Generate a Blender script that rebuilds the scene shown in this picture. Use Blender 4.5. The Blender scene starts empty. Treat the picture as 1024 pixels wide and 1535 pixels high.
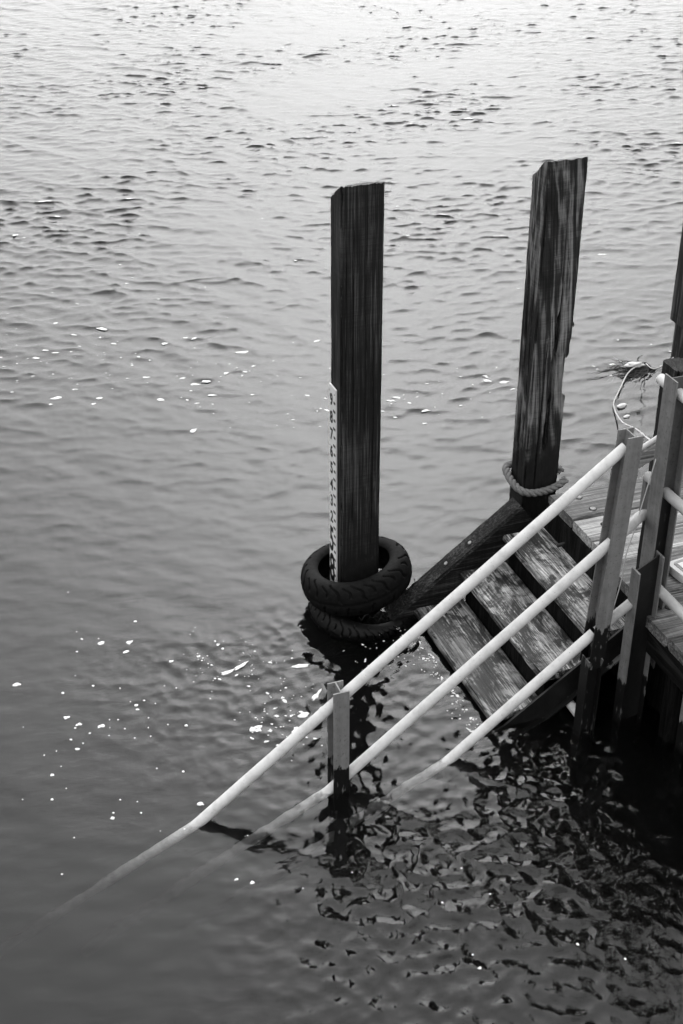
import bpy, bmesh, math, random
import numpy as np
from mathutils import Vector, Matrix, noise as mnoise
R_ = math.radians
random.seed(7)
SC = bpy.context.scene
COL = SC.collection

# ------------------------------------------------------------------ camera, sky, sun, exposure
cam_d = bpy.data.cameras.new('camera')
cam = bpy.data.objects.new('camera', cam_d); COL.objects.link(cam)
cam.location = (0, 0, 4.48)
cam.rotation_euler = (R_(90 - 31.5), 0, R_(-20.0))
cam_d.sensor_fit = 'VERTICAL'; cam_d.sensor_height = 36.0
cam_d.lens = 2089.0 / 1535.0 * 36.0
cam_d.clip_start = 0.05; cam_d.clip_end = 2000
SC.camera = cam

SUN_EL, SUN_AZ = 33.0, 22.0          # azimuth measured from +Y towards +X
W = bpy.data.worlds.new('World'); SC.world = W; W.use_nodes = True
nt = W.node_tree; nt.nodes.clear()
sky = nt.nodes.new('ShaderNodeTexSky'); sky.sky_type = 'NISHITA'; sky.sun_disc = False
sky.sun_elevation = R_(SUN_EL); sky.sun_rotation = R_(SUN_AZ)
sky.air_density = 1.0; sky.dust_density = 10.0; sky.ozone_density = 1.0
bw = nt.nodes.new('ShaderNodeRGBToBW')          # the photograph is black and white
bg = nt.nodes.new('ShaderNodeBackground'); bg.inputs['Strength'].default_value = 0.10
wo = nt.nodes.new('ShaderNodeOutputWorld')
# thin even cloud veiling the clear sky
tc = nt.nodes.new('ShaderNodeTexCoord'); cn = nt.nodes.new('ShaderNodeTexNoise'); cn.inputs['Scale'].default_value = 3.0; cn.inputs['Detail'].default_value = 6
cr = nt.nodes.new('ShaderNodeMapRange'); cr.inputs['From Min'].default_value = .3; cr.inputs['From Max'].default_value = .7; cr.inputs['To Min'].default_value = 7.5; cr.inputs['To Max'].default_value = 10.5
cm = nt.nodes.new('ShaderNodeMix'); cm.data_type = 'FLOAT'; cm.inputs[0].default_value = .72
nt.links.new(tc.outputs['Generated'], cn.inputs['Vector']); nt.links.new(cn.outputs['Fac'], cr.inputs['Value'])
nt.links.new(sky.outputs[0], bw.inputs[0]); nt.links.new(bw.outputs[0], cm.inputs[2]); 
sz = nt.nodes.new('ShaderNodeSeparateXYZ'); nt.links.new(tc.outputs['Generated'], sz.inputs[0])       # overcast: cloud a little brighter overhead than low down
ml = nt.nodes.new('ShaderNodeMapRange'); ml.inputs['To Min'].default_value = .52; ml.inputs['To Max'].default_value = 1.22; nt.links.new(sz.outputs[2], ml.inputs['Value'])
mm = nt.nodes.new('ShaderNodeMath'); mm.operation = 'MULTIPLY'; nt.links.new(cr.outputs[0], mm.inputs[0]); nt.links.new(ml.outputs[0], mm.inputs[1])
nt.links.new(mm.outputs[0], cm.inputs[3])
nt.links.new(cm.outputs[0], bg.inputs['Color'])
nt.links.new(bg.outputs[0], wo.inputs['Surface'])

sd = bpy.data.lights.new('sun', 'SUN'); sd.energy = 0.8; sd.angle = R_(80); sd.color = (1, 1, 1)
sun = bpy.data.objects.new('sun', sd); COL.objects.link(sun)
sdir = Vector((math.sin(R_(SUN_AZ)) * math.cos(R_(SUN_EL)), math.cos(R_(SUN_AZ)) * math.cos(R_(SUN_EL)), math.sin(R_(SUN_EL))))
sun.rotation_euler = sdir.to_track_quat('Z', 'Y').to_euler()

vs = SC.view_settings
vs.view_transform = 'Standard'; vs.look = 'None'; vs.gamma = 1.0; vs.use_curve_mapping = False
vs.exposure = 0.85
SC.render.engine = 'CYCLES'
cy = SC.cycles
cy.use_denoising = True
cy.max_bounces = 10; cy.transmission_bounces = 8; cy.glossy_bounces = 5; cy.diffuse_bounces = 4; cy.volume_bounces = 2
cy.sample_clamp_indirect = 6.0
cy.caustics_reflective = False; cy.caustics_refractive = True

# ------------------------------------------------------------------ materials
class NT:
    def __init__(self, name):
        self.m = bpy.data.materials.new(name); self.m.use_nodes = True
        self.t = self.m.node_tree; self.t.nodes.clear()
        self.out = self.n('ShaderNodeOutputMaterial')
    def n(self, k, **kw):
        o = self.t.nodes.new(k)
        for a, v in kw.items(): setattr(o, a, v)
        return o
    def l(self, a, b): self.t.links.new(a, b)
    def coord(self): return self.n('ShaderNodeTexCoord').outputs['Object']
    def mapping(self, src, scale, rot=(0, 0, 0), loc=(0, 0, 0)):
        m = self.n('ShaderNodeMapping'); m.inputs['Scale'].default_value = scale
        m.inputs['Rotation'].default_value = rot; m.inputs['Location'].default_value = loc
        self.l(src, m.inputs['Vector']); return m.outputs[0]
    def noise(self, src, scale=1.0, detail=5, rough=.6, dist=0.0):
        o = self.n('ShaderNodeTexNoise'); o.inputs['Scale'].default_value = scale
        o.inputs['Detail'].default_value = detail; o.inputs['Roughness'].default_value = rough
        o.inputs['Distortion'].default_value = dist
        self.l(src, o.inputs['Vector']); return o.outputs['Fac']
    def ramp(self, src, stops):
        o = self.n('ShaderNodeValToRGB'); e = o.color_ramp.elements
        while len(e) < len(stops): e.new(.5)
        for i, (p, v) in enumerate(stops):
            e[i].position = p; e[i].color = (v, v, v, 1)
        self.l(src, o.inputs[0]); return o.outputs[0]
    def math(self, op, a, b=None, c=None, clamp=False):
        o = self.n('ShaderNodeMath', operation=op, use_clamp=clamp)
        for i, v in enumerate((a, b, c)):
            if v is None: continue
            if isinstance(v, (int, float)): o.inputs[i].default_value = v
            else: self.l(v, o.inputs[i])
        return o.outputs[0]
    def mix(self, fac, a, b):
        o = self.n('ShaderNodeMix'); o.data_type = 'FLOAT'
        for i, v in enumerate((fac, a, b)):
            s = o.inputs[[0, 2, 3][i]]
            if isinstance(v, (int, float)): s.default_value = v
            else: self.l(v, s)
        return o.outputs[0]
    def sep(self, src):
        o = self.n('ShaderNodeSeparateXYZ'); self.l(src, o.inputs[0]); return o.outputs
    def bump(self, h, strength=.5, dist=.01):
        o = self.n('ShaderNodeBump'); o.inputs['Strength'].default_value = strength
        o.inputs['Distance'].default_value = dist; self.l(h, o.inputs['Height']); return o.outputs[0]
    def finish(self, col, rough=.6, normal=None, metal=0.0, spec=.5):
        b = self.n('ShaderNodeBsdfPrincipled')
        if isinstance(col, (int, float)): b.inputs['Base Color'].default_value = (col, col, col, 1)
        else: self.l(col, b.inputs['Base Color'])
        if isinstance(rough, (int, float)): b.inputs['Roughness'].default_value = rough
        else: self.l(rough, b.inputs['Roughness'])
        b.inputs['Metallic'].default_value = metal
        if isinstance(spec, (int, float)): b.inputs['Specular IOR Level'].default_value = spec
        else: self.l(spec, b.inputs['Specular IOR Level'])
        if normal is not None: self.l(normal, b.inputs['Normal'])
        self.l(b.outputs[0], self.out.inputs['Surface']); return self.m

def axis_scale(axis, along, across):
    s = [across] * 3; s['xyz'.index(axis)] = along; return tuple(s)

def wood(name, axis, stops, across=26, along=1.1, flame=(7, .7, 2.0), patch=None, wet=None, bump=.5, rough=.72, loc=(0, 0, 0), flame_mix=.5, spec=.35, slant=0.0):
    k = NT(name); c = k.coord()
    if slant: c = k.mapping(c, (1, 1, 1), rot=(0, R_(slant), 0))
    fine = k.noise(k.mapping(c, axis_scale(axis, along * 1.6, across * 2.4), loc=loc), 1, 7, .68, .25)
    fl = k.noise(k.mapping(c, axis_scale(axis, flame[1], flame[0]), loc=loc), 1, 4, .55, flame[2])
    rings = k.math('PINGPONG', k.math('MULTIPLY', fl, 9.0), 1.0)
    g = k.mix(flame_mix, k.math('MULTIPLY_ADD', k.math('SUBTRACT', fine, .5), 2.2, .5, clamp=True), rings)
    saw = k.noise(k.mapping(c, axis_scale(axis, 150, 3), rot=(.12, .1, 0)), 1, 2, .5)
    blotch = k.noise(k.mapping(c, axis_scale(axis, 2.2, 7), loc=loc), 1, 4, .6)
    g = k.math('ADD', g, k.math('ADD', k.math('MULTIPLY', k.math('SUBTRACT', saw, .5), .25), k.math('MULTIPLY', k.math('SUBTRACT', blotch, .5), .7)), clamp=True)
    col = k.ramp(g, stops)
    r = rough
    if patch:                       # sun-bleached and water-stained areas of worn wood
        sc_, lo, hi, dark, fr = patch
        pn = k.noise(k.mapping(c, axis_scale(axis, .55, 1.0), loc=(loc[0] + 3.1, loc[1], loc[2])), sc_, 9, fr, .5)
        pf = k.ramp(k.mix(.25, pn, fine), [(lo, 0), (hi, 1)])
        col = k.mix(pf, k.math('MULTIPLY', col, dark), col)
        r = k.mix(pf, .38, .8)
    if wet:                         # tide line: weed and slime below
        z0, soft, v = wet
        zz = k.sep(c)[2]
        wn = k.noise(c, 9, 6, .65)
        wf = k.math('MULTIPLY_ADD', k.math('ADD', k.math('SUBTRACT', zz, z0), k.math('MULTIPLY', k.math('SUBTRACT', wn, .5), soft * 2.5)), 1.0 / soft, .5, clamp=True)
        alg = k.ramp(k.noise(k.mapping(c, axis_scale(axis, 14, 30)), 1, 8, .75), [(.45, v * .5), (.62, v), (.75, v * 6)])
        col = k.mix(wf, alg, col)
    nrm = k.bump(k.math('ADD', k.math('MULTIPLY', fine, 1.0), k.math('MULTIPLY', rings, .25)), bump, .006)
    return k.finish(col, r, nrm, spec=spec)

def steel(name, base, var=.35, streak_axis='z', algae_shade=None, rough=.5, drip=None):
    k = NT(name); c = k.coord()
    n1 = k.noise(c, 22, 6, .6); n2 = k.noise(k.mapping(c, axis_scale(streak_axis, 1.5, 40)), 1, 5, .6)
    f = k.mix(.5, n1, n2)
    col = k.ramp(f, [(.3, base * (1 - var)), (.52, base), (.72, base * (1 + var))])
    sp = k.ramp(k.noise(c, 90, 3, .6), [(.30, .55), (.42, 1.0)])
    col = k.math('MULTIPLY', col, sp)
    if algae_shade:  # algae growth low down; on the webs, painted shade
        z0, soft, v = algae_shade
        zz = k.sep(c)[2]; wn = k.noise(k.mapping(c, (26, 26, 6)), 1, 5, .7)
        wf = k.math('MULTIPLY_ADD', k.math('ADD', k.math('SUBTRACT', zz, z0), k.math('MULTIPLY', k.math('SUBTRACT', wn, .5), soft * 3)), 1.0 / (soft * .12), .5, clamp=True)
        chip = k.ramp(k.noise(k.mapping(c, (30, 30, 9), loc=(4, 1, 2)), 1, 5, .6), [(.60, 0), (.66, 1)])
        wf = k.math('MAXIMUM', wf, k.math('MULTIPLY', chip, .8))
        col = k.mix(wf, v, col)
    nrm = k.bump(n1, .15, .004)
    return k.finish(col, rough, nrm, spec=.4)

def plain(name, v, rough=.6, var=.2, scale=30, bump=.2, spec=.4):
    k = NT(name); c = k.coord(); n = k.noise(c, scale, 6, .65)
    col = k.ramp(n, [(.3, v * (1 - var)), (.7, v * (1 + var))])
    return k.finish(col, rough, k.bump(n, bump, .004), spec=spec)

M = {}
M['post_dark'] = wood('gauge_post_timber', 'z', [(.08, .0012), (.5, .012), (.95, .12)], across=75, along=1.4, flame=(7, .5, 1.2), wet=(.42, .25, .010), bump=.8, flame_mix=.13, loc=(2, 5, 1))
M['post_grain'] = wood('split_post_timber', 'z', [(.15, .004), (.45, .026), (.92, .33)], across=60, along=.9, flame=(10, 1.0, .5), wet=(.86, .22, .012), bump=.7, flame_mix=.5, loc=(7, 3, 9), slant=4)
M['post_far'] = wood('edge_post_timber', 'z', [(.2, .008), (.5, .03), (.8, .11)], across=30, along=1.0, flame=(12, .8, 1.0), wet=(.95, .1, .008), bump=.6, loc=(1, 8, 4))
M['post_top'] = plain('bleached_end_grain', .15, .9, 1.0, 90, .8)
M['tread'] = wood('tread_timber', 'y', [(.10, .05), (.5, .27), (.9, .80)], across=60, along=3.5, flame=(9, 1.4, 1.5), patch=(5.5, .48, .535, .10, .80), bump=.6, flame_mix=.3)
M['tread_low'] = wood('tread_timber_wet', 'y', [(.10, .05), (.5, .22), (.9, .62)], across=60, along=2.2, flame=(10, .8, 1.0), patch=(5.5, .49, .545, .11, .80), bump=.6, flame_mix=.35, loc=(2, 7, 3))
M['plank'] = wood('deck_timber', 'x', [(.12, .14), (.5, .42), (.9, .78)], across=40, along=1.1, flame=(10, .8, 1.4), patch=(5, .36, .56, .38, .7), bump=.6, flame_mix=.3, loc=(5, 2, 8))
M['plank_dark'] = wood('deck_timber_damp', 'x', [(.12, .06), (.5, .21), (.9, .50)], across=40, along=1.1, flame=(10, .8, 1.4), patch=(6, .42, .60, .35, .7), bump=.6, flame_mix=.3, loc=(1, 2, 3))
M['stringer'] = wood('stringer_timber', 'x', [(.15, .002), (.5, .008), (.95, .09)], across=50, along=1.6, flame=(9, .7, 1.5), bump=.8, flame_mix=.2, spec=.2, rough=.7)
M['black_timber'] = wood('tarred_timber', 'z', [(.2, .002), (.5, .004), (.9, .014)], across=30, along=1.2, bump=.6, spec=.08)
M['fascia'] = wood('fascia_timber', 'y', [(.2, .004), (.5, .010), (.8, .03)], across=30, along=1.0, bump=.6, spec=.15)
M['galv'] = steel('galvanised_steel', .22, .3, algae_shade=(.62, .10, .010))
M['galv_low'] = steel('galvanised_steel_tide', .24, .3, algae_shade=(.16, .05, .006))
M['galv_post'] = steel('galvanised_steel_weathered', .22, .35, algae_shade=(.25, .06, .008))
M['galv_black'] = steel('slimy_steel', .14, .3, algae_shade=(.42, .10, .008))
M['web_shade'] = steel('shaded_steel', .09, .4, algae_shade=(1.22, .10, .007))  # shade between the flanges put into the web colour, blackest low down
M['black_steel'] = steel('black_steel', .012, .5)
k = NT('pale_painted_tube'); c = k.coord()
n1 = k.noise(c, 18, 6, .6); n2 = k.noise(c, 120, 3, .6)
col = k.ramp(n1, [(.3, .58), (.55, .74), (.8, .80)])
col = k.math('MULTIPLY', col, k.ramp(n2, [(.27, .45), (.34, 1.0)]))
zz = k.sep(c)[2]
slime = k.ramp(k.noise(k.mapping(c, (25, 25, 25)), 1, 7, .7), [(.35, .55), (.65, .85)])
wf = k.math('MULTIPLY_ADD', k.math('ADD', zz, k.math('MULTIPLY', k.noise(c, 20, 4, .6), .1)), 14, -.4, clamp=True)
col = k.mix(wf, slime, col)
M['tube'] = k.finish(col, .38, k.bump(n1, .08, .004), spec=.4)
M['tube_dull'] = None
k = NT('dull_galvanised_tube'); c = k.coord(); n1 = k.noise(k.mapping(c, (14, 5, 14)), 1, 6, .65)
M['tube_dull'] = k.finish(k.ramp(n1, [(.3, .34), (.6, .55), (.8, .66)]), .5, k.bump(n1, .1, .004))
M['rubber'] = plain('worn_rubber', .006, .72, .6, 40, .5, .13)
M['rubber_wet'] = plain('wet_rubber', .004, .6, .5, 24, .4, .25)
M['rope'] = plain('hemp_rope', .20, .95, .45, 130, .8, .1)
M['cord'] = plain('white_cord', .72, .8, .2, 200, .5, .1)
M['board'] = plain('white_gauge_board', .90, .4, .05, 20, .03)
M['ink'] = plain('black_numerals', .008, .5, .2, 50, .05)
M['bolt'] = plain('bolt_steel', .30, .45, .5, 60, .4)
M['bolt_dark'] = plain('rusty_bolt', .03, .6, .5, 60, .4)
M['recess'] = plain('bolt_recess', .006, .9, .4, 60, .4)
M['white_plastic'] = plain('white_plastic', .72, .45, .1, 40, .05)
M['weed'] = plain('brown_weed', .035, .7, .5, 50, .3)
M['foam'] = plain('foam', .85, .8, .12, 80, .5, .2)
M['concrete'] = plain('wharf_concrete', .25, .85, .3, 4, .3)

# ------------------------------------------------------------------ mesh helpers
def put(name, verts, faces, mat, parent=None, smooth=False, mats=None, fmat=None):
    """link a mesh; verts are world coordinates, made local to the parent's location"""
    me = bpy.data.meshes.new(name)
    loc = world_loc(parent)
    me.from_pydata([(v[0] - loc[0], v[1] - loc[1], v[2] - loc[2]) for v in verts], [], faces)
    me.materials.append(mat)
    if mats:
        for m in mats: me.materials.append(m)
        for i, p in enumerate(me.polygons): p.material_index = fmat[i]
    bm = bmesh.new(); bm.from_mesh(me); bmesh.ops.recalc_face_normals(bm, faces=bm.faces); bm.to_mesh(me); bm.free()
    if smooth: me.polygons.foreach_set('use_smooth', [True] * len(me.polygons))
    o = bpy.data.objects.new(name, me); COL.objects.link(o)
    if parent: o.parent = parent
    return o
def world_loc(p):
    v = Vector((0, 0, 0))
    while p is not None: v += p.location; p = p.parent
    return v
def thing(name, loc, label, cat, group=None):
    o = bpy.data.objects.new(name, None); COL.objects.link(o); o.location = loc; o.empty_display_size = .1
    o['label'] = label; o['category'] = cat
    if group: o['group'] = group
    return o
def tag(o, label, cat, group=None):
    o['label'] = label; o['category'] = cat
    if group: o['group'] = group
    return o

class MB:
    def __init__(self): self.v = []; self.f = []
    def add(self, v, f):
        n = len(self.v); self.v += [tuple(x) for x in v]; self.f += [tuple(i + n for i in q) for q in f]; return self
    def box(self, x0, x1, y0, y1, z0, z1, bev=0.0):
        if bev <= 0:
            v = [(x, y, z) for x in (x0, x1) for y in (y0, y1) for z in (z0, z1)]
            return self.add(v, [(0, 1, 3, 2), (4, 6, 7, 5), (0, 4, 5, 1), (2, 3, 7, 6), (0, 2, 6, 4), (1, 5, 7, 3)])
        bm = bmesh.new(); bmesh.ops.create_cube(bm, size=1)
        for p in bm.verts: p.co = Vector(((x0 + x1) / 2 + p.co.x * (x1 - x0), (y0 + y1) / 2 + p.co.y * (y1 - y0), (z0 + z1) / 2 + p.co.z * (z1 - z0)))
        bmesh.ops.bevel(bm, geom=bm.edges[:], offset=bev, segments=2, affect='EDGES')
        bm.verts.index_update()
        self.add([p.co[:] for p in bm.verts], [[q.index for q in f.verts] for f in bm.faces]); bm.free(); return self
    def tube(self, pts, r, n=14, cap=True, ball=False):
        pts = [Vector(p) for p in pts]; m = len(pts)
        rr = r if isinstance(r, (list, tuple)) else [r] * m
        rings = []; up = None
        for i, p in enumerate(pts):
            t = (pts[min(i + 1, m - 1)] - pts[max(i - 1, 0)]).normalized()
            if up is None:
                up = t.orthogonal().normalized()
            a = (up - t * up.dot(t)).normalized(); up = a; b = t.cross(a)
            rings.append([p + (a * math.cos(q) + b * math.sin(q)) * rr[i] for q in [2 * math.pi * j / n for j in range(n)]])
        v = [x[:] for rg in rings for x in rg]; f = []
        for i in range(m - 1):
            for j in range(n):
                f.append((i * n + j, i * n + (j + 1) % n, (i + 1) * n + (j + 1) % n, (i + 1) * n + j))
        if cap: f += [tuple(range(n))[::-1], tuple((m - 1) * n + j for j in range(n))]
        return self.add(v, f)
    def build(self, name, mat, parent=None, smooth=False): return put(name, self.v, self.f, mat, parent, smooth)

def autosmooth(o, ang=40):
    me = o.data; me.polygons.foreach_set('use_smooth', [True] * len(me.polygons))
    bm = bmesh.new(); bm.from_mesh(me)
    for e in bm.edges:
        if len(e.link_faces) == 2 and e.calc_face_angle(0) > R_(ang): e.smooth = False
    bm.to_mesh(me); bm.free(); return o

def nz(x, y, z): return mnoise.noise(Vector((x, y, z)))

def timber(name, p0, p1, wdir, w, h, mat, parent=None, nper=36, step=.015, rough=.004, seed=0.0, fn=None, cap_mat=None, round_=.006):
    """sawn timber from p0 to p1, width w along wdir, height h across; worn edges as geometry. fn(s, a, b) -> (da, db, dl) moves points"""
    p0, p1 = Vector(p0), Vector(p1); L = (p1 - p0).length; t = (p1 - p0) / L
    wd = Vector(wdir); wd = (wd - t * wd.dot(t)).normalized(); hd = t.cross(wd)
    per = []
    n1 = max(3, int(nper * w / (2 * (w + h)))); n2 = max(3, int(nper * h / (2 * (w + h))))
    for i in range(n1): per.append((-w / 2 + w * i / n1, -h / 2))
    for i in range(n2): per.append((w / 2, -h / 2 + h * i / n2))
    for i in range(n1): per.append((w / 2 - w * i / n1, h / 2))
    for i in range(n2): per.append((-w / 2, h / 2 - h * i / n2))
    n = len(per); m = max(2, int(L / step)) + 1
    v = []; f = []
    for i in range(m):
        s = L * i / (m - 1)
        for (a, b) in per:
            e = max(abs(a) / (w / 2), abs(b) / (h / 2)) ; c = min(abs(a) / (w / 2), abs(b) / (h / 2))
            pw = p0 + t * s + wd * a + hd * b
            dist = max(w / 2 - abs(a), h / 2 - abs(b)); corner = max(0, 1 - dist / .010)
            wear = corner * (round_ + rough * 1.6 * max(0, nz(s * 6 + seed, a * 9, b * 9) + .25 + .6 * nz(s * 21, seed, a * 30)))
            q = rough * .5 * nz(pw.x * 22 + seed, pw.y * 22, pw.z * 3.5) if abs(t.z) > .7 else rough * .5 * nz(pw.x * 9 + seed, pw.y * 9, pw.z * 12)
            da = -math.copysign(wear, a) + (math.copysign(q, a) if abs(a) >= w / 2 - 1e-6 else 0)
            db = -math.copysign(wear, b) + (math.copysign(q, b) if abs(b) >= h / 2 - 1e-6 else 0)
            dl = 0
            if fn:
                x = fn(s, a, b); da += x[0]; db += x[1]; dl = x[2]
            v.append((p0 + t * (s + dl) + wd * (a + da) + hd * (b + db))[:])
    for i in range(m - 1):
        for j in range(n): f.append((i * n + j, i * n + (j + 1) % n, (i + 1) * n + (j + 1) % n, (i + 1) * n + j))
    nside = len(f)
    # end caps: rings closing on the centre, following the saw cut
    caps = []
    for ring, flip in ((0, True), (m - 1, False)):
        prev = [ring * n + j for j in range(n)]; s = L * ring / (m - 1)
        for k_ in (.8, .6, .4, .2):
            cur = []
            for (a, b) in per:
                dl = fn(s, a * k_, b * k_)[2] if fn else 0
                v.append((p0 + t * (s + dl) + wd * a * k_ + hd * b * k_)[:]); cur.append(len(v) - 1)
            for j in range(n):
                q = (prev[j], prev[(j + 1) % n], cur[(j + 1) % n], cur[j]); f.append(q[::-1] if flip else q); caps.append(0 if flip else 1)
            prev = cur
        dl = fn(s, 0, 0)[2] if fn else 0
        v.append((p0 + t * (s + dl))[:]); ci = len(v) - 1
        for j in range(n):
            q = (prev[j], prev[(j + 1) % n], ci); f.append(q[::-1] if flip else q); caps.append(0 if flip else 1)
    fm = [0] * nside + [c_ if cap_mat else 0 for c_ in caps]
    o = put(name, v, f, mat, parent, mats=[cap_mat] if cap_mat else None, fmat=fm)
    return autosmooth(o, 35)

def disc_bolt(mb, c, nrm, r, h, n=12):
    c = Vector(c); nrm = Vector(nrm).normalized()
    mb.tube([c - nrm * .01, c + nrm * h * .7, c + nrm * h], [r, r, r * .7], n)

# ------------------------------------------------------------------ setting: water
def fft_tile(N, L, kp, width, direc, power, seed):
    rng = np.random.default_rng(seed)
    kx = np.fft.fftfreq(N, L / N) * 2 * np.pi
    KX, KY = np.meshgrid(kx, kx, indexing='ij'); K = np.hypot(KX, KY); K[0, 0] = 1e-6
    lg = np.log(K / kp)
    amp = np.exp(-(lg / width) ** 2 * np.where(lg < 0, 3.0, 1.0)) / K ** 1.6
    if power:
        cs = (KX * direc[0] + KY * direc[1]) / K
        amp *= (np.abs(cs) ** power + .12)
    amp[0, 0] = 0
    ph = (rng.normal(size=(N, N)) + 1j * rng.normal(size=(N, N))) * amp
    h = np.fft.ifft2(ph); 
    dx = np.fft.ifft2(1j * KX / K * ph); dy = np.fft.ifft2(1j * KY / K * ph)
    sx = np.fft.ifft2(1j * KX * ph)
    sl = np.sqrt(np.mean(sx.real ** 2) + np.mean(np.fft.ifft2(1j * KY * ph).real ** 2))
    return [a.real / sl for a in (h, dx, dy)] , L
def sample(tile, X, Y):
    (h, dx, dy), L = tile; N = h.shape[0]
    u = (X / L * N) % N; w = (Y / L * N) % N
    i = np.floor(u).astype(int) % N; j = np.floor(w).astype(int) % N; fu = u - np.floor(u); fw = w - np.floor(w)
    i2 = (i + 1) % N; j2 = (j + 1) % N
    return [a[i, j] * (1 - fu) * (1 - fw) + a[i2, j] * fu * (1 - fw) + a[i, j2] * (1 - fu) * fw + a[i2, j2] * fu * fw for a in (h, dx, dy)]
T_wind = fft_tile(1024, 11.3, 2 * np.pi / .42, .75, (.66, .75), 2.5, 3)
T_wind2 = fft_tile(1024, 6.7, 2 * np.pi / .155, .70, (.25, .97), 2.5, 11)
T_small = fft_tile(1024, 3.1, 2 * np.pi / .115, 1.0, (0, 1), 0, 5)
T_mask = fft_tile(256, 9.7, 2 * np.pi / 3.0, .6, (0, 1), 0, 9)
def sstep(x, a, b):
    t = np.clip((x - a) / (b - a), 0, 1); return t * t * (3 - 2 * t)
def water_disp(X, Y):
    far = sstep(Y + .25 * X, 5.5, 14.0)
    mk = sample(T_mask, X, Y)[0]; mk = mk / (np.std(T_mask[0][0]) + 1e-9)
    a1 = (.010 + .055 * far) * (1 + .20 * np.clip(mk, -2, 2))
    a2 = (.016 + .115 * far) * (1 + .22 * np.clip(mk, -2, 2))
    # broken water around the steps, the piles and out from under the landing
    d1 = sstep(X + .45 * np.maximum(4.4 - Y, 0) + .35 * np.maximum(Y - 4.4, 0), .7, 2.2) * (1 - sstep(Y, 5.6, 6.2)) * (1 - .45 * sstep(4.2 - Y, 0, 1.4))
    d2 = np.exp(-(((X - 2.0) / .50) ** 2 + ((Y - 5.05) / .75) ** 2))
    a3 = .004 + .012 * sstep(Y, 6, 9) + .118 * np.clip(d1 + .85 * d2, 0, 1.1) * np.clip(.95 + .22 * mk, .4, 1.5)
    fade = 1 - sstep(np.hypot(X, Y), 26, 60)
    h = np.zeros_like(X); dx = np.zeros_like(X); dy = np.zeros_like(X)
    for T, a, ch in ((T_wind, a1 * fade, 2.6), (T_wind2, a2 * fade, 3.0), (T_small, a3, 1.0)):
        s = sample(T, X, Y); h += a * s[0]; dx += a * ch * s[1]; dy += a * ch * s[2]
    near = 1 - sstep(np.hypot(X - 2, Y - 7), 30, 60)
    return h, dx * near, dy * near
def spacing(segs):
    out = [segs[0][0]]
    for a, b, s0, s1 in segs:
        x = a
        while x < b - 1e-6:
            s = s0 + (s1 - s0) * (x - a) / (b - a); x = min(b, x + s); out.append(x)
    return np.array(out)
def make_water():
    gx = spacing([(-120, -8, 20, 2.0), (-8, -.6, 1.5, .05), (-.6, .8, .016, .011), (.8, 3.9, .0105, .0105), (3.9, 13.2, .014, .032), (13.2, 22, .06, 1.2), (22, 140, 2, 20)])
    gy = spacing([(-60, -4, 12, 2), (-4, 2.6, 1.2, .04), (2.6, 5.9, .0105, .0105), (5.9, 24, .014, .042), (24, 34, .06, 1.0), (34, 220, 2, 25)])
    X, Y = np.meshgrid(gx, gy, indexing='ij'); nx, ny = X.shape
    h, dx, dy = water_disp(X, Y)
    V = np.stack([X + dx, Y + dy, h], -1).reshape(-1, 3)
    idx = np.arange(nx * ny).reshape(nx, ny)
    q = np.stack([idx[:-1, :-1], idx[1:, :-1], idx[1:, 1:], idx[:-1, 1:]], -1).reshape(-1, 4)
    # closed box below: skirt and bottom
    ring = np.concatenate([idx[:, 0], idx[-1, 1:], idx[-2::-1, -1], idx[0, -2:0:-1]])
    n0 = nx * ny; low = V[ring].copy(); low[:, 2] = -2.6
    V = np.concatenate([V, low]); m = len(ring)
    r2 = np.roll(ring, -1); a = np.arange(m); b = np.roll(a, -1)
    skirt = np.stack([ring, n0 + a, n0 + b, r2], -1)
    faces = np.concatenate([q, skirt])
    nq = len(faces)
    me = bpy.data.meshes.new('water')
    me.vertices.add(len(V)); me.vertices.foreach_set('co', V.ravel())
    loops = np.concatenate([faces.ravel(), (n0 + a)[::-1]])
    me.loops.add(len(loops)); me.loops.foreach_set('vertex_index', loops.astype(np.int32))
    starts = np.concatenate([np.arange(nq) * 4, [nq * 4]]).astype(np.int32)
    me.polygons.add(nq + 1); me.polygons.foreach_set('loop_start', starts)
    me.update(calc_edges=True)
    sm = np.ones(nq + 1, dtype=bool); sm[len(q):] = False
    me.polygons.foreach_set('use_smooth', sm)
    me.validate()
    k = NT('murky_water'); c = k.coord()
    n1 = k.noise(k.mapping(c, (1, 1.6, 1), rot=(0, 0, R_(18))), 22, 3, .5, .5)
    bmp = k.bump(n1, .09, .014)
    g = k.n('ShaderNodeBsdfGlass'); g.inputs['IOR'].default_value = 1.333; g.inputs['Roughness'].default_value = 0.0
    g.inputs['Color'].default_value = (1, 1, 1, 1)
    k.l(bmp, g.inputs['Normal'])
    k.l(g.outputs[0], k.out.inputs['Surface'])
    pv = k.n('ShaderNodeVolumePrincipled'); pv.inputs['Density'].default_value = 2.8
    pv.inputs['Color'].default_value = (.07, .07, .07, 1); pv.inputs['Anisotropy'].default_value = .3
    k.l(pv.outputs[0], k.out.inputs['Volume'])
    me.materials.append(k.m)
    o = bpy.data.objects.new('water', me); COL.objects.link(o); o['kind'] = 'structure'
    return o
make_water()
bed = MB().box(-120.5, 140.5, -60.5, 220.5, -4.0, -2.62).build('riverbed', plain('mud', .03, .9, .3, 2, .2)); bed['kind'] = 'structure'

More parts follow.
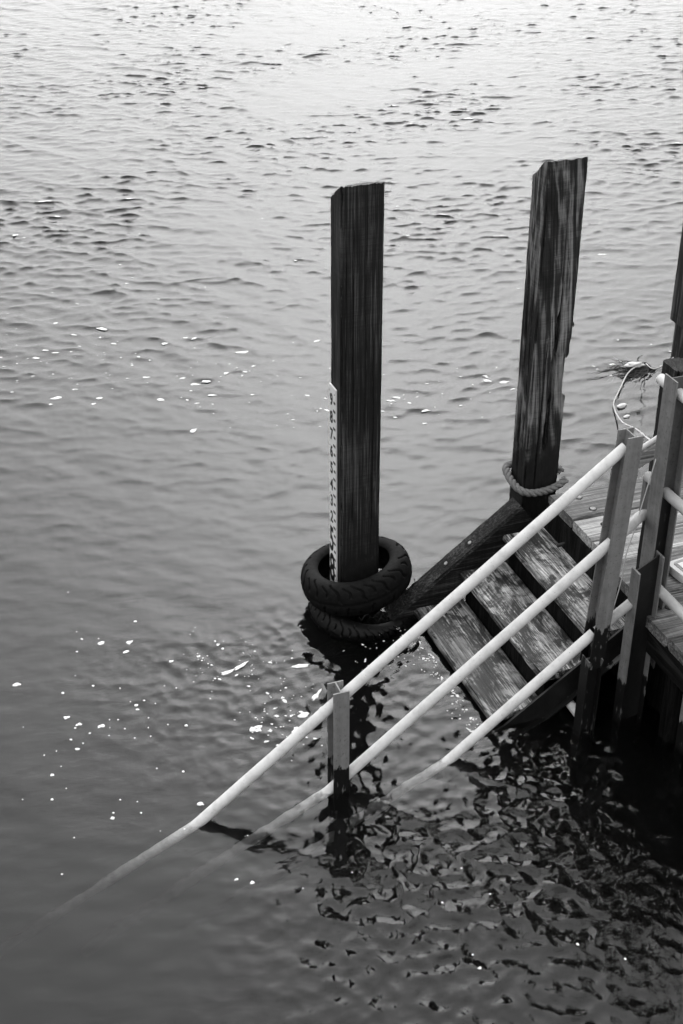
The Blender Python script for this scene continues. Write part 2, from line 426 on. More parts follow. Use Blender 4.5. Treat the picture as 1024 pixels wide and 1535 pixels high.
# ------------------------------------------------------------------ timber posts
GP = 'tall timber posts in a row along the landing'
t = thing('timber_post', (2.247, 5.955, 0), 'near-black squared timber post with the white depth gauge on its left side', 'post', GP)
def sst(x, a, b):
    q = min(1, max(0, (x - a) / (b - a))); return q * q * (3 - 2 * q)
def fn_left(s, a, b):
    # bevelled top: left shoulder cut away, ragged end grain
    z = -1.2 + s; dl = 0
    da = db = 0.0
    if b < -.073:
        for (xc, z0, z1, wd, dp) in ((-.045, .5, 2.3, .0035, .008), (.02, 1.0, 2.36, .003, .006), (.062, .3, 1.7, .003, .007), (-.085, 1.2, 2.3, .003, .006)):
            xx = xc + .006 * nz(z * 3, xc * 50, 2) ; db += dp * sst(z, z0, z0 + .2) * (1 - sst(z, z1 - .2, z1)) * max(0, 1 - ((a - xx) / wd) ** 2)
    if z > 2.2: dl = (.006 * nz(a * 40, b * 40, 3.3) + .006 * nz(a * 130, b * 130, 1.3)) * (z - 2.2) / .2 - (.045 * (b / .15 + .5) + .045 * sst(b, -.06, .07) * sst(-a, .02, .085)) * (z - 2.2) / .2
    return (da, db, dl)
timber('post_beam', (2.247, 5.955, -1.2), (2.247, 5.955, 2.4), (1, 0, 0), .22, .15, M['post_dark'], t, nper=220, step=.014, rough=.007, seed=1.3, fn=fn_left, cap_mat=M['post_top'], round_=.004)
gb = MB().box(2.123, 2.1325, 5.922, 6.020, -.35, 1.340, .001).build('gauge_board', M['board'], t)
def glyph(txt, cy, cz, h, wsc, parent):
    cu = bpy.data.curves.new('numeral', 'FONT'); cu.body = txt; cu.size = h / .72; cu.extrude = .0008; cu.align_x = 'CENTER'; cu.resolution_u = 4
    cu.offset = h * .035
    tmp = bpy.data.objects.new('tmp', cu); COL.objects.link(tmp)
    dg = bpy.context.evaluated_depsgraph_get(); me = bpy.data.meshes.new_from_object(tmp.evaluated_get(dg)); bpy.data.objects.remove(tmp)
    # text right -> -Y, text up -> +Z, facing -X
    base = world_loc(parent)
    for p in me.vertices:
        x, y, z = p.co; p.co = Vector((2.1225 - z, cy - x * wsc, cz - h / 2 + y)) - base
    me.materials.clear(); me.materials.append(M['ink'])
    o = bpy.data.objects.new('numeral', me); COL.objects.link(o); o.parent = parent
for i, ch in enumerate('98765432'):
    glyph(ch, 5.983, 1.265 - .1 * i, .066, .85, gb)
glyph('5', 5.985, .425, .150, .60, gb)
glyph('8', 5.978, .245, .170, .66, gb)
for i in range(30):
    z = 1.262 - .05 * i; ln = .030 if i % 2 else .022
    MB().box(2.1215, 2.1232, 5.925, 5.925 + ln, z - .006, z + .006).build('gauge_tick', M['ink'], gb)
for (y, z) in ((6.006, 1.31), (5.934, 1.31), (6.008, .99), (6.008, .70), (6.008, .52)):
    b = MB(); disc_bolt(b, (2.123, y, z), (-1, 0, 0), .003, .002, 8); b.build('screw', M['bolt_dark'], gb)

t = thing('timber_post', (3.318, 5.965, 0), 'split weathered timber post with notched right edge and rope round its foot', 'post', GP)
def sst(x, a, b):
    q = min(1, max(0, (x - a) / (b - a))); return q * q * (3 - 2 * q)
def fn_right(s, a, b):
    z = -1.0 + s; da = db = dl = 0.0
    W2, H2 = .108, .085
    top = 2.405 - .062 * (b / .17 + .5) - .055 * sst(b, -.05, .08) * sst(-a, -.03, .07) + .006 * nz(a * 40, b * 40, 5)
    if z > 1.9: dl = (top - 2.4) * ((z - 1.9) / .5)
    if a > W2 - .002:      # notch on the right edge, knocked-off corners
        pass
    lim = W2 - .034 * sst(z, 1.105, 1.125) * (1 - sst(z, 1.335, 1.350)) - .012 * sst(z, 1.125, 1.06) - .010 * (1 - sst(z, 1.42, 1.44)) * sst(z, 1.34, 1.35) - .003 * max(0, nz(z * 11, 2, 1)) * (z < 1.5)
    if a > lim: da += lim - a
    if b < -H2 + .002:      # long drying shakes in the front face
        def slot(x0, x1, z0, z1, wd, dp):
            k_ = sst(z, z0, z0 + .12) * (1 - sst(z, z1 - .12, z1))
            xc = x0 + (x1 - x0) * (z - z0) / (z1 - z0) + .006 * nz(z * 5, 7.7, z0)
            return dp * k_ * max(0, 1 - ((a - xc) / (wd * (.6 + .4 * k_))) ** 2)
        db += slot(-.002, .025, .75, 1.62, .016, .055) + slot(.028, .020, 1.2, 2.3, .005, .02) + slot(-.05, -.03, .5, 1.5, .006, .015)
        db += .010 * sst(-a, .06, .1) * .5
    if a < -W2 + .002:
        xb = .02 + .02 * (z - 1) + .008 * nz(z * 4, 1, 1)
        da += .035 * max(0, 1 - ((b - xb) / .012) ** 2) * sst(z, .5, .9) * (1 - sst(z, 1.5, 1.9))
        da += .012 * max(0, 1 - ((b + .03) / .008) ** 2) * sst(z, .8, 1.2) * (1 - sst(z, 1.9, 2.2))
    return (da, db, dl)
timber('post_beam', (3.318, 5.965, -1.0), (3.318, 5.965, 2.4), (1, 0, 0), .216, .17, M['post_grain'], t, nper=170, step=.012, rough=.008, seed=4.4, fn=fn_right, cap_mat=M['post_top'], round_=.004)
b = MB(); disc_bolt(b, (3.424, 5.905, 1.512), (1, -.2, 0), .012, .018); b.build('bolt', M['bolt_dark'], t)
b = MB(); disc_bolt(b, (3.335, 5.915, 1.72), (0, -1, 0), .010, .008); b.build('bolt', M['bolt_dark'], t)

t = thing('timber_post', (4.262, 5.97, 0), 'timber post at the right edge, clad with boards on its upper half', 'post', GP)
timber('post_beam', (4.262, 5.97, -1.0), (4.262, 5.97, 2.75), (1, 0, 0), .20, .18, M['post_far'], t, nper=60, step=.03, rough=.006, seed=8.1, cap_mat=M['post_top'])
timber('cladding_board', (4.145, 5.97, 1.375), (4.145, 5.97, 2.72), (0, 1, 0), .186, .032, M['post_far'], t, nper=40, step=.03, rough=.004, seed=2.1)
timber('cladding_board', (4.262, 5.864, 1.375), (4.262, 5.864, 2.72), (1, 0, 0), .25, .030, M['post_far'], t, nper=40, step=.03, rough=.004, seed=6.1)

# ------------------------------------------------------------------ tyres
def tyre(name, centre, Rm, ar, az, tilt, label, mat, seed, ngroove):
    t = thing(name, centre, label, 'tyre', 'old tyres round the foot of the gauge post')
    NU, NV = 900, 60
    rot = Matrix.Rotation(tilt[0], 3, 'X') @ Matrix.Rotation(tilt[1], 3, 'Y')
    v = []; f = []
    rnd = random.Random(seed); offs = [rnd.uniform(-.12, .12) for _ in range(ngroove)]
    A0 = R_(-128); A1 = R_(128)
    for i in range(NU):
        ph = 2 * math.pi * i / NU
        squash = 1 + .05 * math.cos(2 * ph + .6) + .03 * math.cos(3 * ph)
        for j in range(NV):
            s = j / (NV - 1); an = A0 + (A1 - A0) * s            # an=0: outermost
            rr = ar * math.copysign(abs(math.cos(an)) ** .85, math.cos(an)); zz = az * math.copysign(abs(math.sin(an)) ** .9, math.sin(an))
            g = 0.0
            side = abs(s - .5) * 2
            if side < .72:
                sgn = 1 if s > .5 else -1
                u = (ph / (2 * math.pi) * ngroove + sgn * .25 + side * 1.9 + .16 * math.sin(side * 13))
                k_ = int(math.floor(u)) % ngroove; fr = u - math.floor(u)
                lo = .06 if k_ % 2 else .20
                if lo < side < (.66 if k_ % 2 else .52 + offs[k_]):
                    d = abs(fr - .5)
                    g = .013 * max(0, 1 - (d / .12) ** 4)
            if abs(s - .5) < .012: g = .004
            nx_, nz_ = math.cos(an), math.sin(an)
            r = Rm * squash + rr - g * nx_; z = zz - g * nz_ + .004 * math.sin(2 * ph)
            p = rot @ Vector((r * math.cos(ph), r * math.sin(ph), z)); v.append((p + Vector(centre))[:])
        # inner wall of the carcass
        for j in range(12):
            s = j / 11; an = A1 + (A0 - A1) * s
            rr = (ar - .014) * math.copysign(abs(math.cos(an)) ** .85, math.cos(an)); zz = (az - .014) * math.copysign(abs(math.sin(an)) ** .9, math.sin(an))
            p = rot @ Vector(((Rm * squash + rr) * math.cos(ph), (Rm * squash + rr) * math.sin(ph), zz + .004 * math.sin(2 * ph))); v.append((p + Vector(centre))[:])
    n = NV + 12
    for i in range(NU):
        i2 = (i + 1) % NU
        for j in range(n): f.append((i * n + j, i2 * n + j, i2 * n + (j + 1) % n, i * n + (j + 1) % n))
    put('tyre_carcass', v, f, mat, t, smooth=True)
    return t
tu = tyre('tyre', (2.243, 5.937, .185), .230, .066, .098, (R_(-3), R_(-10)), 'black tyre with worn slanting tread, ringing the gauge post just above the water', M['rubber'], 3, 26)
tl_ = tyre('tyre', (2.275, 5.89, -.045), .236, .064, .090, (R_(7), R_(8)), 'wet half-sunken tyre, the lower of the two round the gauge post', M['rubber_wet'], 8, 40)
for (ph, z, l) in ((-1.9, .115, .10), (-1.55, .10, .07), (-1.25, .12, .09), (-1.0, .15, .06), (-.8, .17, .07)):
    pts = []
    for q in range(8):
        a_ = ph + l * q / 2; r = .318 + .006 * math.sin(q * 2.3)
        pts.append((2.243 + r * math.cos(a_), 5.915 + r * math.sin(a_), z + .03 + .02 * math.sin(q * 1.7 + ph * 5)))
    MB().tube(pts, .0025, 5).build('weed_strand', M['fascia'], tu)

# ------------------------------------------------------------------ staircase
st = thing('staircase', (2.75, 5.2, 0), 'worn timber steps going down into the water beside the landing', 'staircase')
TRE = [(2.50, .05, 'tread_low', .298, 1.2), (2.762, .235, 'tread', .285, 5.2), (3.01, .415, 'tread', .30, 9.7)]
for i, (x, z, mk, dp, sd_) in enumerate(TRE):
    def fn_t(s, a, b, i=i):
        c_ = 0.0
        if i == 1 and a < 0:                  # the middle tread has a gnawed front edge
            c_ = .010 * max(0, nz(s * 7, 1.7, 3) + .2) * (1 if a < -.12 else 0)
        return (c_, 0, 0)
    y0 = 4.735; y1 = 5.703
    timber('tread', (x + dp / 2, y1, z - .021), (x + dp / 2, y0, z - .021), (1, 0, 0), dp, .042, M[mk], st, nper=70, step=.014, rough=.005 if i != 1 else .006, seed=sd_, fn=fn_t, round_=.005)
for i, (x, z, mk, dp, sd_) in enumerate(TRE):   # boards closing the back of each step
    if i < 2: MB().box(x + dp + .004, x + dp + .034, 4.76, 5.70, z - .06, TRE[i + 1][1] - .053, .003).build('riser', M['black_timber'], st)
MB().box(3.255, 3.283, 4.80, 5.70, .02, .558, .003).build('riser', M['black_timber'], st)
# far stringer: inclined timber
ax = Vector((.737, 0, .562)).normalized()
def strp(x): return .002 + (x - 2.369) * .7625
p0 = Vector((1.95, 5.772, strp(1.95))); p1 = Vector((3.115, 5.772, strp(3.115)))
dn = Vector((ax.z, 0, -ax.x))
sg = timber('stringer', p0 + dn * .11, p1 + dn * .11, (0, 1, 0), .124, .22, M['stringer'], st, nper=60, step=.016, rough=.006, seed=3.7, round_=.006)
up = -dn
for (x) in (2.702, 2.839):
    c_ = Vector((x, 5.772, strp(x))) 
    o = MB().tube([c_ - up * .012, c_ + up * .0015], .024, 18).build('bolt_hole', M['recess'], sg, True); autosmooth(o)
    b = MB(); disc_bolt(b, c_ + Vector((.006, -.003, .004)), up, .012, .006, 6); b.build('bolt', M['bolt'], sg)
# near stringer: black steel channel with a bright lower lip
def nst(x): return .075 + (x - 2.875) * .72
for (za, zb, ya, yb, mk) in ((-.004, .150, 4.700, 4.712, 'black_steel'), (-.016, -.004, 4.672, 4.712, 'galv_post')):
    xs = (2.25, 3.30); v = []
    for x in xs:
        for y in (ya, yb):
            for z in (za, zb): v.append((x, y, nst(x) + z))
    MB().add(v, [(0, 1, 3, 2), (4, 6, 7, 5), (0, 4, 5, 1), (2, 3, 7, 6), (0, 2, 6, 4), (1, 5, 7, 3)]).build('steel_stringer', M[mk], st)
o = MB().tube([(3.275, 5.468, .452), (3.222, 5.469, .447), (3.214, 5.469, .446)], [.011, .011, .006], 10).build('steel_pin', M['black_steel'], st, True); autosmooth(o)
o = MB().tube([(2.915, 4.84, .055), (2.915, 4.57, .050)], .024, 16).build('foot_tube', M['tube'], st); autosmooth(o)

# ------------------------------------------------------------------ landing
ld = thing('landing_stage', (4.0, 4.5, 0), 'low timber landing with bolted deck planks at the top of the steps', 'landing')
edges = [5.712, 5.431, 5.229, 5.012, 4.678, 4.36, 4.03, 3.70, 3.38, 3.05, 2.72, 2.40]
for i in range(len(edges) - 1):
    y1, y0 = edges[i], edges[i + 1]
    x0 = 3.272 if i < 3 else (3.235 if i == 3 else 3.195)
    mk = 'plank_dark' if i in (0, 3, 4, 5) else 'plank'
    zt = .615 + (.004, 0, -.003, .002, -.004, .003)[i % 6]
    gap = .003 if i == 1 else .006
    pl = timber('plank', (x0, (y0 + y1) / 2, zt - .03), (5.4, (y0 + y1) / 2, zt - .03), (0, 1, 0), y1 - y0 - gap * 2, .06, M[mk], ld, nper=60, step=.02 if i < 5 else .06, rough=.005, seed=i * 3.3, round_=.004)
    for (dx_, fy) in ((.135, .68), (.15, .22)):
        if i in (1, 2) and dx_ > .14: continue
        y = y0 + (y1 - y0) * (fy if i not in (1,) else .55)
        o = MB().tube([(x0 + dx_, y, zt - .01), (x0 + dx_, y, zt + .0012)], .021, 18).build('bolt_recess', M['recess'], pl, True); autosmooth(o)
        b = MB(); disc_bolt(b, (x0 + dx_ + .001, y, zt), (0, 0, 1), .016, .006, 14); b.build('bolt', M['bolt'] if i == 0 else M['bolt_dark'], pl)
timber('fascia_beam', (3.242, 4.70, .47), (3.242, 2.42, .47), (1, 0, 0), .05, .17, M['fascia'], ld, nper=36, step=.02, rough=.008, seed=5.5)
timber('fascia_beam', (3.305, 5.70, .47), (3.305, 4.72, .47), (1, 0, 0), .035, .17, M['fascia'], ld, nper=36, step=.02, rough=.008, seed=1.5)
MB().box(3.33, 5.35, 2.45, 5.68, -.45, .553, .01).build('hull', M['black_timber'], ld)
for y in (4.36, 3.9, 3.4, 2.9):
    timber('fender_strip', (3.285, y, -.3), (3.285, y, .38), (0, 1, 0), .10, .08, M['black_timber'], ld, nper=30, step=.03, rough=.008, seed=y)

# ------------------------------------------------------------------ railings
def hbeam(xc, yc, z0, z1, fw, d, axis, parent, fm, wm, lean=(0, 0), tf=.007, tw=.007, cut=None, post=None):
    """rolled H section: two flanges and a web. axis 'y': flanges face +-Y (web runs along Y); axis 'x': flanges face +-X"""
    def at_(a, b, z):      # a across flange, b along web
        f_ = (z - z1); ox, oy = lean[0] * f_, lean[1] * f_
        return (xc + a + ox, yc + b + oy, z) if axis == 'y' else (xc + b + ox, yc + a + oy, z)
    if post:
        e = bpy.data.objects.new('steel_post', None); COL.objects.link(e); e.parent = parent; e.location = Vector((xc, yc, 0)) - world_loc(parent); parent = e
    for nm, a0, a1, b0, b1 in (('flange', -fw / 2, fw / 2, -d / 2, -d / 2 + tf), ('flange', -fw / 2, fw / 2, d / 2 - tf, d / 2), ('web', -tw / 2, tw / 2, -d / 2 + tf, d / 2 - tf)):
        v = []; ns = 10
        for i in range(ns + 1):
            z = z0 + (z1 - z0) * i / ns
            for (a, b) in ((a0, b0), (a1, b0), (a1, b1), (a0, b1)):
                zz = z1 + cut * (b - d / 2) if (i == ns and cut) else z
                v.append(at_(a, b, zz))
        f = [(i * 4 + j, i * 4 + (j + 1) % 4, i * 4 + 4 + (j + 1) % 4, i * 4 + 4 + j) for i in range(ns) for j in range(4)] + [(3, 2, 1, 0), tuple(ns * 4 + j for j in range(4))]
        put(nm, v, f, fm if nm == 'flange' else wm, parent)
sr = thing('stair_railing', (2.3, 4.57, 0), 'white tube handrail with three rails sloping down into the water beside the steps', 'railing')
hbeam(1.648, 4.57, -1.2, .592, .075, .086, 'y', sr, M['galv_low'], M['galv_low'], post=True)
hbeam(2.997, 4.57, .385, 1.622, .078, .090, 'y', sr, M['galv'], M['galv'], lean=(.052, 0), post=True)
hbeam(2.921, 4.545, -1.2, .445, .070, .078, 'x', sr, M['galv_black'], M['galv_black'], lean=(.01, 0), post=True)
SL = .768
def rail(pts, mat, parent, r=.0255, n=24):
    o = MB().tube(pts, r, n).build('rail', mat, parent); return autosmooth(o, 50)
def pr(x, z0, x0, sl): return (x, 4.57, z0 + (x - x0) * sl)
def fine(p0, p1, n=20): return [tuple(Vector(p0).lerp(Vector(p1), i / n)) for i in range(n + 1)]
rail(fine(pr(-.6, -.022, .95, .778), pr(2.978, -.022, .95, .778), 40), M['tube'], sr)
rail(fine(pr(.4, .078, 1.706, .788), pr(2.965, .078, 1.706, .788), 30), M['tube'], sr)
rail(fine(pr(.9, .030, 2.249, .795), pr(2.925, .030, 2.249, .795), 30), M['tube'], sr)
# short galvanised pieces carrying the two lower rails on to the landing
rail([pr(2.985, .078, 1.706, .788), (3.06, 4.60, 1.105), (3.16, 4.67, 1.10), (3.262, 4.775, 1.035)], M['tube_dull'], sr, .026)
rail([(2.94, 4.57, .575), (3.105, 4.565, .70)], M['tube_dull'], sr, .024)
MB().add([(x, y, z) for x in (3.236, 3.270) for y in (4.765, 4.790) for z in (1.02, 1.235)], [(0, 1, 3, 2), (4, 6, 7, 5), (0, 4, 5, 1), (2, 3, 7, 6), (0, 2, 6, 4), (1, 5, 7, 3)]).build('joining_plate', M['galv_post'], sr)

lr = thing('landing_railing', (3.25, 4.6, .615), 'galvanised railing standing along the left edge of the landing', 'railing')
hbeam(3.25, 4.625, .25, 1.825, .098, .100, 'x', lr, M['galv_post'], M['web_shade'], post=True)  # web colour carries the shade of the recess
hbeam(3.25, 3.10, .25, 1.825, .098, .100, 'x', lr, M['galv_post'], M['web_shade'], post=True)
for z in (1.745, 1.245, .742):
    yb = 4.775 if z > 1 else 4.62
    pts = [(3.25, yb + .012, z), (3.25, yb, z)] + fine((3.25, yb - .02, z), (3.25, 3.08, z), 6)
    o = MB().tube(pts, [.015] + [.025] * (len(pts) - 1), 24).build('rail', M['tube'] if z > 1.5 else M['tube_dull'], lr); autosmooth(o, 50)

sp = thing('steel_pile', (3.165, 4.555, 0), 'short steel pile with shade-darkened web and slanting cut top, standing left of the landing railing', 'pile', 'steel piles beside the landing')
hbeam(3.165, 4.555, -1.2, .955, .070, .125, 'x', sp, M['galv_post'], M['black_steel'], cut=.55)  # black web colour stands in for shade between the flanges
sp2 = thing('steel_pile', (3.33, 4.255, 0), 'steel pile cut off by the right edge of the photo, its foot in black water', 'pile', 'steel piles beside the landing')
hbeam(3.33, 4.255, -1.2, 1.6, .070, .110, 'x', sp2, M['galv_low'], M['black_steel'])  # web blackened for shade here too

# short dark fender post behind the landing railing
fp = thing('fender_post', (3.395, 4.85, .615), 'short black ragged timber post close behind the steel landing post', 'post')
timber('post_beam', (3.395, 4.855, .555), (3.395, 4.855, 1.755), (1, 0, 0), .10, .135, M['post_dark'], fp, nper=50, step=.015, rough=.016, seed=7.2)
# wooden chock with a white cord lashed along its top
ch = thing('wooden_chock', (3.24, 4.80, 1.36), 'small slanting wooden block with a white top edge fixed behind the steel post', 'block')
timber('block', (3.185, 4.80, 1.325), (3.34, 4.80, 1.405), (0, 1, 0), .05, .085, M['plank'], ch, nper=30, step=.012, rough=.003, seed=1.1)
o = MB().tube(fine((3.175, 4.79, 1.378), (3.325, 4.79, 1.452), 8), .012, 12).build('white_edge', M['white_plastic'], ch); autosmooth(o)
# added walkway on piles, out of view, put in to darken the water's reflections
jw = thing('added_walkway', (7.0, 7.4, 0), 'added unseen timber walkway on tall piles, put in to darken the water reflections', 'walkway')
for y in (6.75, 7.5, 8.25):
    MB().box(4.7, 15.5, y - .11, y + .11, 3.42, 3.78, .012).build('added_beam', M['black_timber'], jw)
x = 4.65; i = 0
while x < 15.5:
    MB().box(x, x + .19, 6.5, 8.5, 3.784, 3.84 + .004 * (i % 3), .004).build('plank', M['plank_dark'], jw); x += .20; i += 1  # planking of the added walkway
for x in (6.4, 9.4, 12.4, 15.2):
    for y in (6.75, 8.25): MB().box(x - .15, x + .15, y - .26 + .0, y + .26, -2.5, 3.415, .02).build('pile', M['black_timber'], jw)  # piles of the added walkway
for y in (6.58, 8.42):
    for x in (4.8, 6.2, 7.7, 9.5, 11.5, 13.5, 15.4): MB().box(x - .05, x + .05, y - .05, y + .05, 3.85, 4.95, .005).build('added_railing_post', M['black_timber'], jw)
    for z in (4.35, 4.9): MB().box(4.7, 15.5, y - .03 - .08, y + .03 - .08, z, z + .12, .005).build('added_handrail', M['black_timber'], jw)

# ------------------------------------------------------------------ rope round the split post
def strand_rope(path, r, pitch, nst=3, n=10):
    pts = [Vector(p) for p in path]; out = []
    acc = [0.0]
    for i in range(1, len(pts)): acc.append(acc[-1] + (pts[i] - pts[i - 1]).length)
    for s_ in range(nst):
        q = []
        for i, p in enumerate(pts):
            tt = (pts[min(i + 1, len(pts) - 1)] - pts[max(i - 1, 0)]).normalized()
            a = tt.cross(Vector((0, 0, 1))); a = a.normalized() if a.length > 1e-3 else Vector((1, 0, 0)); b = tt.cross(a)
            w = 2 * math.pi * (acc[i] / pitch + s_ / nst); q.append(p + (a * math.cos(w) + b * math.sin(w)) * r * .95)
        out.append(q)
    return out
def smooth_path(pts, n):
    pts = [Vector(p) for p in pts]; P_ = [pts[0]] + pts + [pts[-1]]; out = []
    for i in range(1, len(P_) - 2):
        for j in range(n):
            t_ = j / n; a, b, c_, d = P_[i - 1:i + 3]
            out.append(.5 * ((2 * b) + (c_ - a) * t_ + (2 * a - 5 * b + 4 * c_ - d) * t_ ** 2 + (3 * b - a - 3 * c_ + d) * t_ ** 3))
    out.append(pts[-1]); return out
rp = thing('rope', (3.3, 5.85, .58), 'thick twisted rope looped round the foot of the notched timber post', 'rope')
path = smooth_path([(3.45, 5.845, .605), (3.40, 5.842, .575), (3.33, 5.840, .558), (3.25, 5.843, .556), (3.195, 5.868, .565), (3.172, 5.93, .582), (3.175, 6.01, .60), (3.20, 6.075, .612), (3.31, 6.09, .615), (3.42, 6.085, .615), (3.455, 6.02, .612), (3.462, 5.93, .61)], 14)
for q in strand_rope(path, .0115, .10): MB().tube(q, .0118, 8).build('strand', M['rope'], rp, True)

# ------------------------------------------------------------------ cord with floats, floating weed
mc = thing('mooring_cord', (4.8, 7.4, 0), 'thin white cord running from the landing out across the water to the floating weed', 'cord')
cp = smooth_path([(3.317, 4.82, 1.44), (3.60, 5.30, 1.10), (3.971, 6.0, .742), (4.475, 6.9, .237), (4.66, 7.25, .06), (4.735, 7.45, .02), (4.80, 7.58, .02), (4.946, 7.75, .02), (5.10, 7.926, .02), (5.20, 8.0, .025), (5.30, 8.03, .03)], 16)
for q in strand_rope(cp, .0030, .05, 2): MB().tube(q, .0034, 6).build('strand', M['cord'], mc, True)
MB().tube([Vector((5.32, 8.03, .03)).lerp(Vector((3.40, 4.92, 1.76)), q / 20) - Vector((0, 0, .05 * math.sin(math.pi * q / 20))) for q in range(21)], .0032, 6).build('tail', M['cord'], mc, True)
def blob(mb, c, sx, sy, sz, seed, rotz=0, n=14, m=9, rough=.18):
    v = []; f = []
    for i in range(m + 1):
        th = math.pi * i / m
        for j in range(n):
            ph = 2 * math.pi * j / n
            d = Vector((math.sin(th) * math.cos(ph), math.sin(th) * math.sin(ph), math.cos(th)))
            r = 1 + rough * nz(d.x * 1.7 + seed, d.y * 1.7, d.z * 1.7)
            x, y = d.x * sx * r, d.y * sy * r
            v.append((c[0] + x * math.cos(rotz) - y * math.sin(rotz), c[1] + x * math.sin(rotz) + y * math.cos(rotz), c[2] + d.z * sz * r))
    for i in range(m):
        for j in range(n): f.append((i * n + j, (i + 1) * n + j, (i + 1) * n + (j + 1) % n, i * n + (j + 1) % n))
    mb.add(v, f)
for (p, s, sd_) in (((4.835, 7.53, .004), (.045, .022, .014), 1), ((4.79, 7.385, .0), (.032, .016, .008), 6)):
    b = MB(); blob(b, p, *s, sd_, .3, 20, 12, rough=.2); b.build('float', M['white_plastic'], mc, True)
wd_ = thing('floating_weed', (5.2, 8.05, 0), 'dark clump of twiggy weed floating on the water behind the landing', 'weed')
rw = random.Random(4)
for i in range(95):
    a_ = R_(180 + rw.gauss(0, 20)); L = rw.uniform(.10, .38) if i > 5 else rw.uniform(.45, .75)
    p = Vector((5.36 - abs(rw.gauss(0, .08)), 8.01 + rw.gauss(0, .05), 0)); pts = []
    ph = rw.uniform(0, 6); cur = rw.gauss(0, .06)
    for s_ in range(12):
        hh = float(water_disp(np.array([p.x]), np.array([p.y]))[0][0])
        pts.append(Vector((p.x, p.y, hh - .002 - .0016 * s_ * (i % 3) + .010 * rw.random())))
        a_ += cur + .20 * math.sin(s_ * 1.1 + ph); p = p + Vector((math.cos(a_), math.sin(a_), 0)) * L / 12
    r0 = rw.uniform(.0025, .0055)
    MB().tube(pts, [r0 * (1 - .7 * q / 12) for q in range(12)], 5).build('twig', M['weed'], wd_, True)
fb = MB(); blob(fb, (5.225, 8.03, .035), .065, .028, .018, 2.2, -.2, 22, 14, .6)
tag(fb.build('white_float', M['white_plastic'], None, True), 'white lump of foam lying on top of the floating weed', 'float')

# thin fishing line down the stair post
fl = MB().tube(smooth_path([(3.25, 4.72, 1.41), (3.198, 4.655, 1.40), (3.152, 4.655, 1.145), (3.139, 4.655, 1.057), (3.107, 4.655, .917), (3.099, 4.655, .776), (3.066, 4.655, .564), (3.044, 4.655, .41), (3.02, 4.655, .25)], 8), .0026, 6).build('fishing_line', M['cord'], None, True)
tag(fl, 'thin pale line hanging slack between the two steel railing posts', 'line')

# white plastic tray on the deck
tr = thing('plastic_tray', (3.62, 4.80, .618), 'shallow white plastic box lid lying on the landing deck at the right edge', 'tray')
def tray(mb, cx, cy, rot, w, d, z0, z1, inset):
    def rp_(x, y, z): return (cx + x * math.cos(rot) - y * math.sin(rot), cy + x * math.sin(rot) + y * math.cos(rot), z)
    n = 28; prof = [(1.0, z0), (1.03, z0 + .01), (1.04, z1 - .006), (1.02, z1), (1.0 - inset, z1), (1.0 - inset - .03, z1 - .008)]
    v = []; f = []
    for (s_, z) in prof:
        for j in range(n):
            a_ = 2 * math.pi * j / n; cx_, sy_ = math.cos(a_), math.sin(a_); e = .32
            v.append(rp_(w / 2 * s_ * math.copysign(abs(cx_) ** e, cx_), d / 2 * s_ * math.copysign(abs(sy_) ** e, sy_), z))
    for i in range(len(prof) - 1):
        for j in range(n): f.append((i * n + j, i * n + (j + 1) % n, (i + 1) * n + (j + 1) % n, (i + 1) * n + j))
    f.append(tuple(range((len(prof) - 1) * n, len(prof) * n))); f.append(tuple(range(n))[::-1])
    mb.add(v, f); return rp_
b = MB(); rpf = tray(b, 3.61, 4.79, R_(6), .26, .145, .622, .668, .16); autosmooth(b.build('lid', M['white_plastic'], tr), 40)
def quad(mb, rpf, x0, x1, y0, y1, z): mb.add([rpf(x0, y0, z), rpf(x1, y0, z), rpf(x1, y1, z), rpf(x0, y1, z), rpf(x0, y0, z - .002), rpf(x1, y0, z - .002), rpf(x1, y1, z - .002), rpf(x0, y1, z - .002)], [(0, 1, 2, 3), (7, 6, 5, 4), (0, 4, 5, 1), (1, 5, 6, 2), (2, 6, 7, 3), (3, 7, 4, 0)])
b = MB(); quad(b, rpf, -.10, .10, -.052, .052, .6635); b.build('dark_panel', M['bolt'], tr)
b = MB(); quad(b, rpf, -.085, -.005, .002, .044, .6665); quad(b, rpf, .005, .085, .002, .044, .6665); b.build('white_label', M['board'], tr)

# ------------------------------------------------------------------ foam
def foam_patch(mb, x, y, r, stretch, rot, rnd, z=None):
    n = 9 if r < .012 else 14
    h = float(water_disp(np.array([x]), np.array([y]))[0][0])
    sd_ = rnd.uniform(0, 50); v = []
    for ring, (k_, dz) in enumerate(((1.0, .0005), (.85, .0018 + r * .03), (0, .0025 + r * .05))):
        for j in range(n if k_ else 1):
            a_ = 2 * math.pi * j / n
            rr = r * k_ * (1 + .75 * nz(math.cos(a_) * 1.3 + sd_, math.sin(a_) * 1.3, sd_))
            px, py = rr * math.cos(a_) * stretch, rr * math.sin(a_)
            v.append((x + px * math.cos(rot) - py * math.sin(rot), y + px * math.sin(rot) + py * math.cos(rot), h + dz))
    f = [(j, (j + 1) % n, n + (j + 1) % n, n + j) for j in range(n)] + [(n + j, n + (j + 1) % n, 2 * n) for j in range(n)]
    f.append(tuple(range(n))[::-1])
    mb.add(v, f)
rf = random.Random(21); fm = MB()
def band(n, p0, p1, sx, sy, rmin, rmax, st=1.5):
    for _ in range(n):
        t_ = rf.random(); x = p0[0] + (p1[0] - p0[0]) * t_ + rf.gauss(0, sx); y = p0[1] + (p1[1] - p0[1]) * t_ + rf.gauss(0, sy)
        r = rmin * (rmax / rmin) ** (rf.random() ** 2.2)
        foam_patch(fm, x, y, r, rf.uniform(1, st), rf.gauss(-.3, .4), rf)
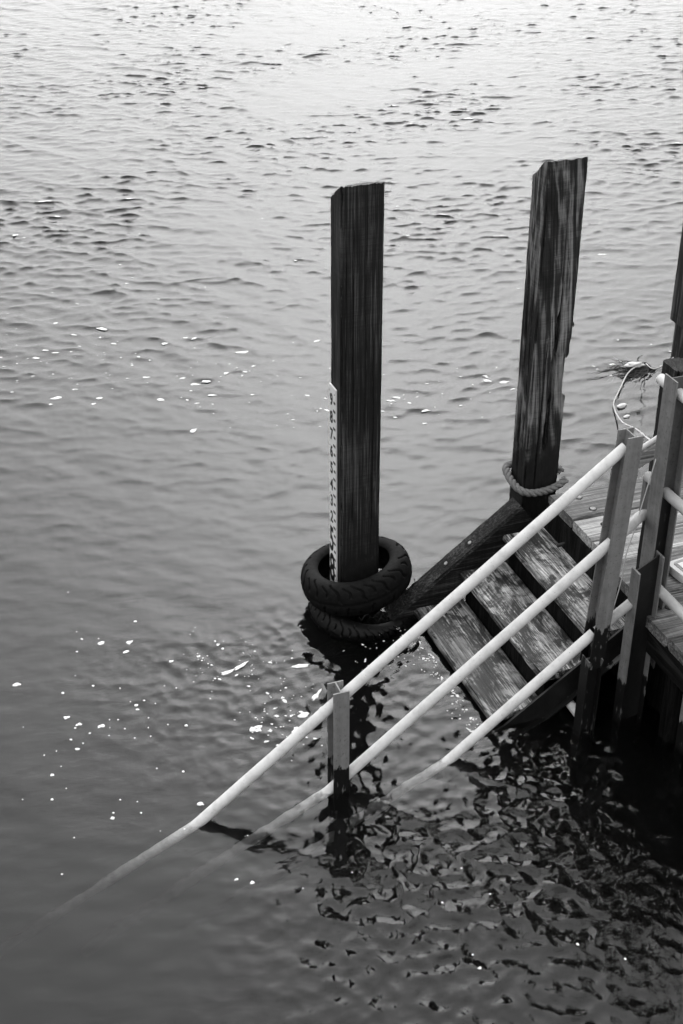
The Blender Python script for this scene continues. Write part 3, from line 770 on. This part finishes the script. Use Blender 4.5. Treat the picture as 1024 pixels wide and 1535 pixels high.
band(120, (.7, 10.2), (2.9, 8.4), .3, .40, .0035, .022, 2.6)
band(50, (2.6, 8.4), (4.2, 7.9), .3, .25, .003, .018, 2.6)
band(16, (3.9, 8.2), (5.6, 8.0), .3, .2, .006, .026, 2)
band(80, (1.25, 5.75), (1.72, 5.30), .12, .14, .002, .010, 1.6)
band(55, (1.45, 5.20), (1.62, 5.0), .08, .09, .003, .018, 1.8)
band(30, (.75, 6.1), (1.0, 5.0), .12, .3, .003, .013, 1.3)
band(26, (.4, 5.7), (.9, 4.4), .2, .3, .0025, .010, 1.3)
band(9, (1.2, 4.0), (2.2, 3.4), .3, .3, .003, .008, 1.3)
band(30, (-.2, 12), (6, 10), .8, 1.0, .005, .02, 2.4)
for (x, y, r, s_, ro) in ((1.477, 5.60, .013, 3.6, .5), (1.40, 5.58, .012, 3, .2), (1.78, 5.50, .017, 2.4, -.1), (1.77, 5.24, .014, 3.2, .8), (1.74, 5.12, .009, 4, .7), (1.60, 5.02, .022, 1.6, .1), (1.66, 5.12, .02, 1.4, .3)):
    foam_patch(fm, x, y, r, s_, ro, rf)
for (x, y, r) in ((.36, 5.85, .016), (.845, 6.05, .015), (.95, 5.93, .014), (.98, 6.0, .015), (1.04, 4.18, .007), (1.10, 4.14, .009), (.55, 5.5, .012), (.6, 5.43, .012), (.7, 5.38, .013)):
    foam_patch(fm, x, y, r, 1.3, .2, rf)
for _ in range(110):      # lather where the water breaks on the lowest step
    t_ = rf.random(); x = 2.455 - abs(rf.gauss(0, .05)); y = 5.62 - t_ * .95 + rf.gauss(0, .02)
    foam_patch(fm, x, y, .002 + .006 * rf.random() ** 3, rf.uniform(1, 2.4), rf.uniform(0, 3), rf)
for _ in range(34):
    x = 2.22 + rf.gauss(0, .10); y = 5.45 + rf.gauss(0, .10)
    foam_patch(fm, x, y, .002 + .006 * rf.random() ** 3, rf.uniform(1, 2.4), rf.uniform(0, 3), rf)
fo = fm.build('foam', M['foam'], None, True); fo['kind'] = 'stuff'; fo['label'] = 'white foam flecks drifting on the water'
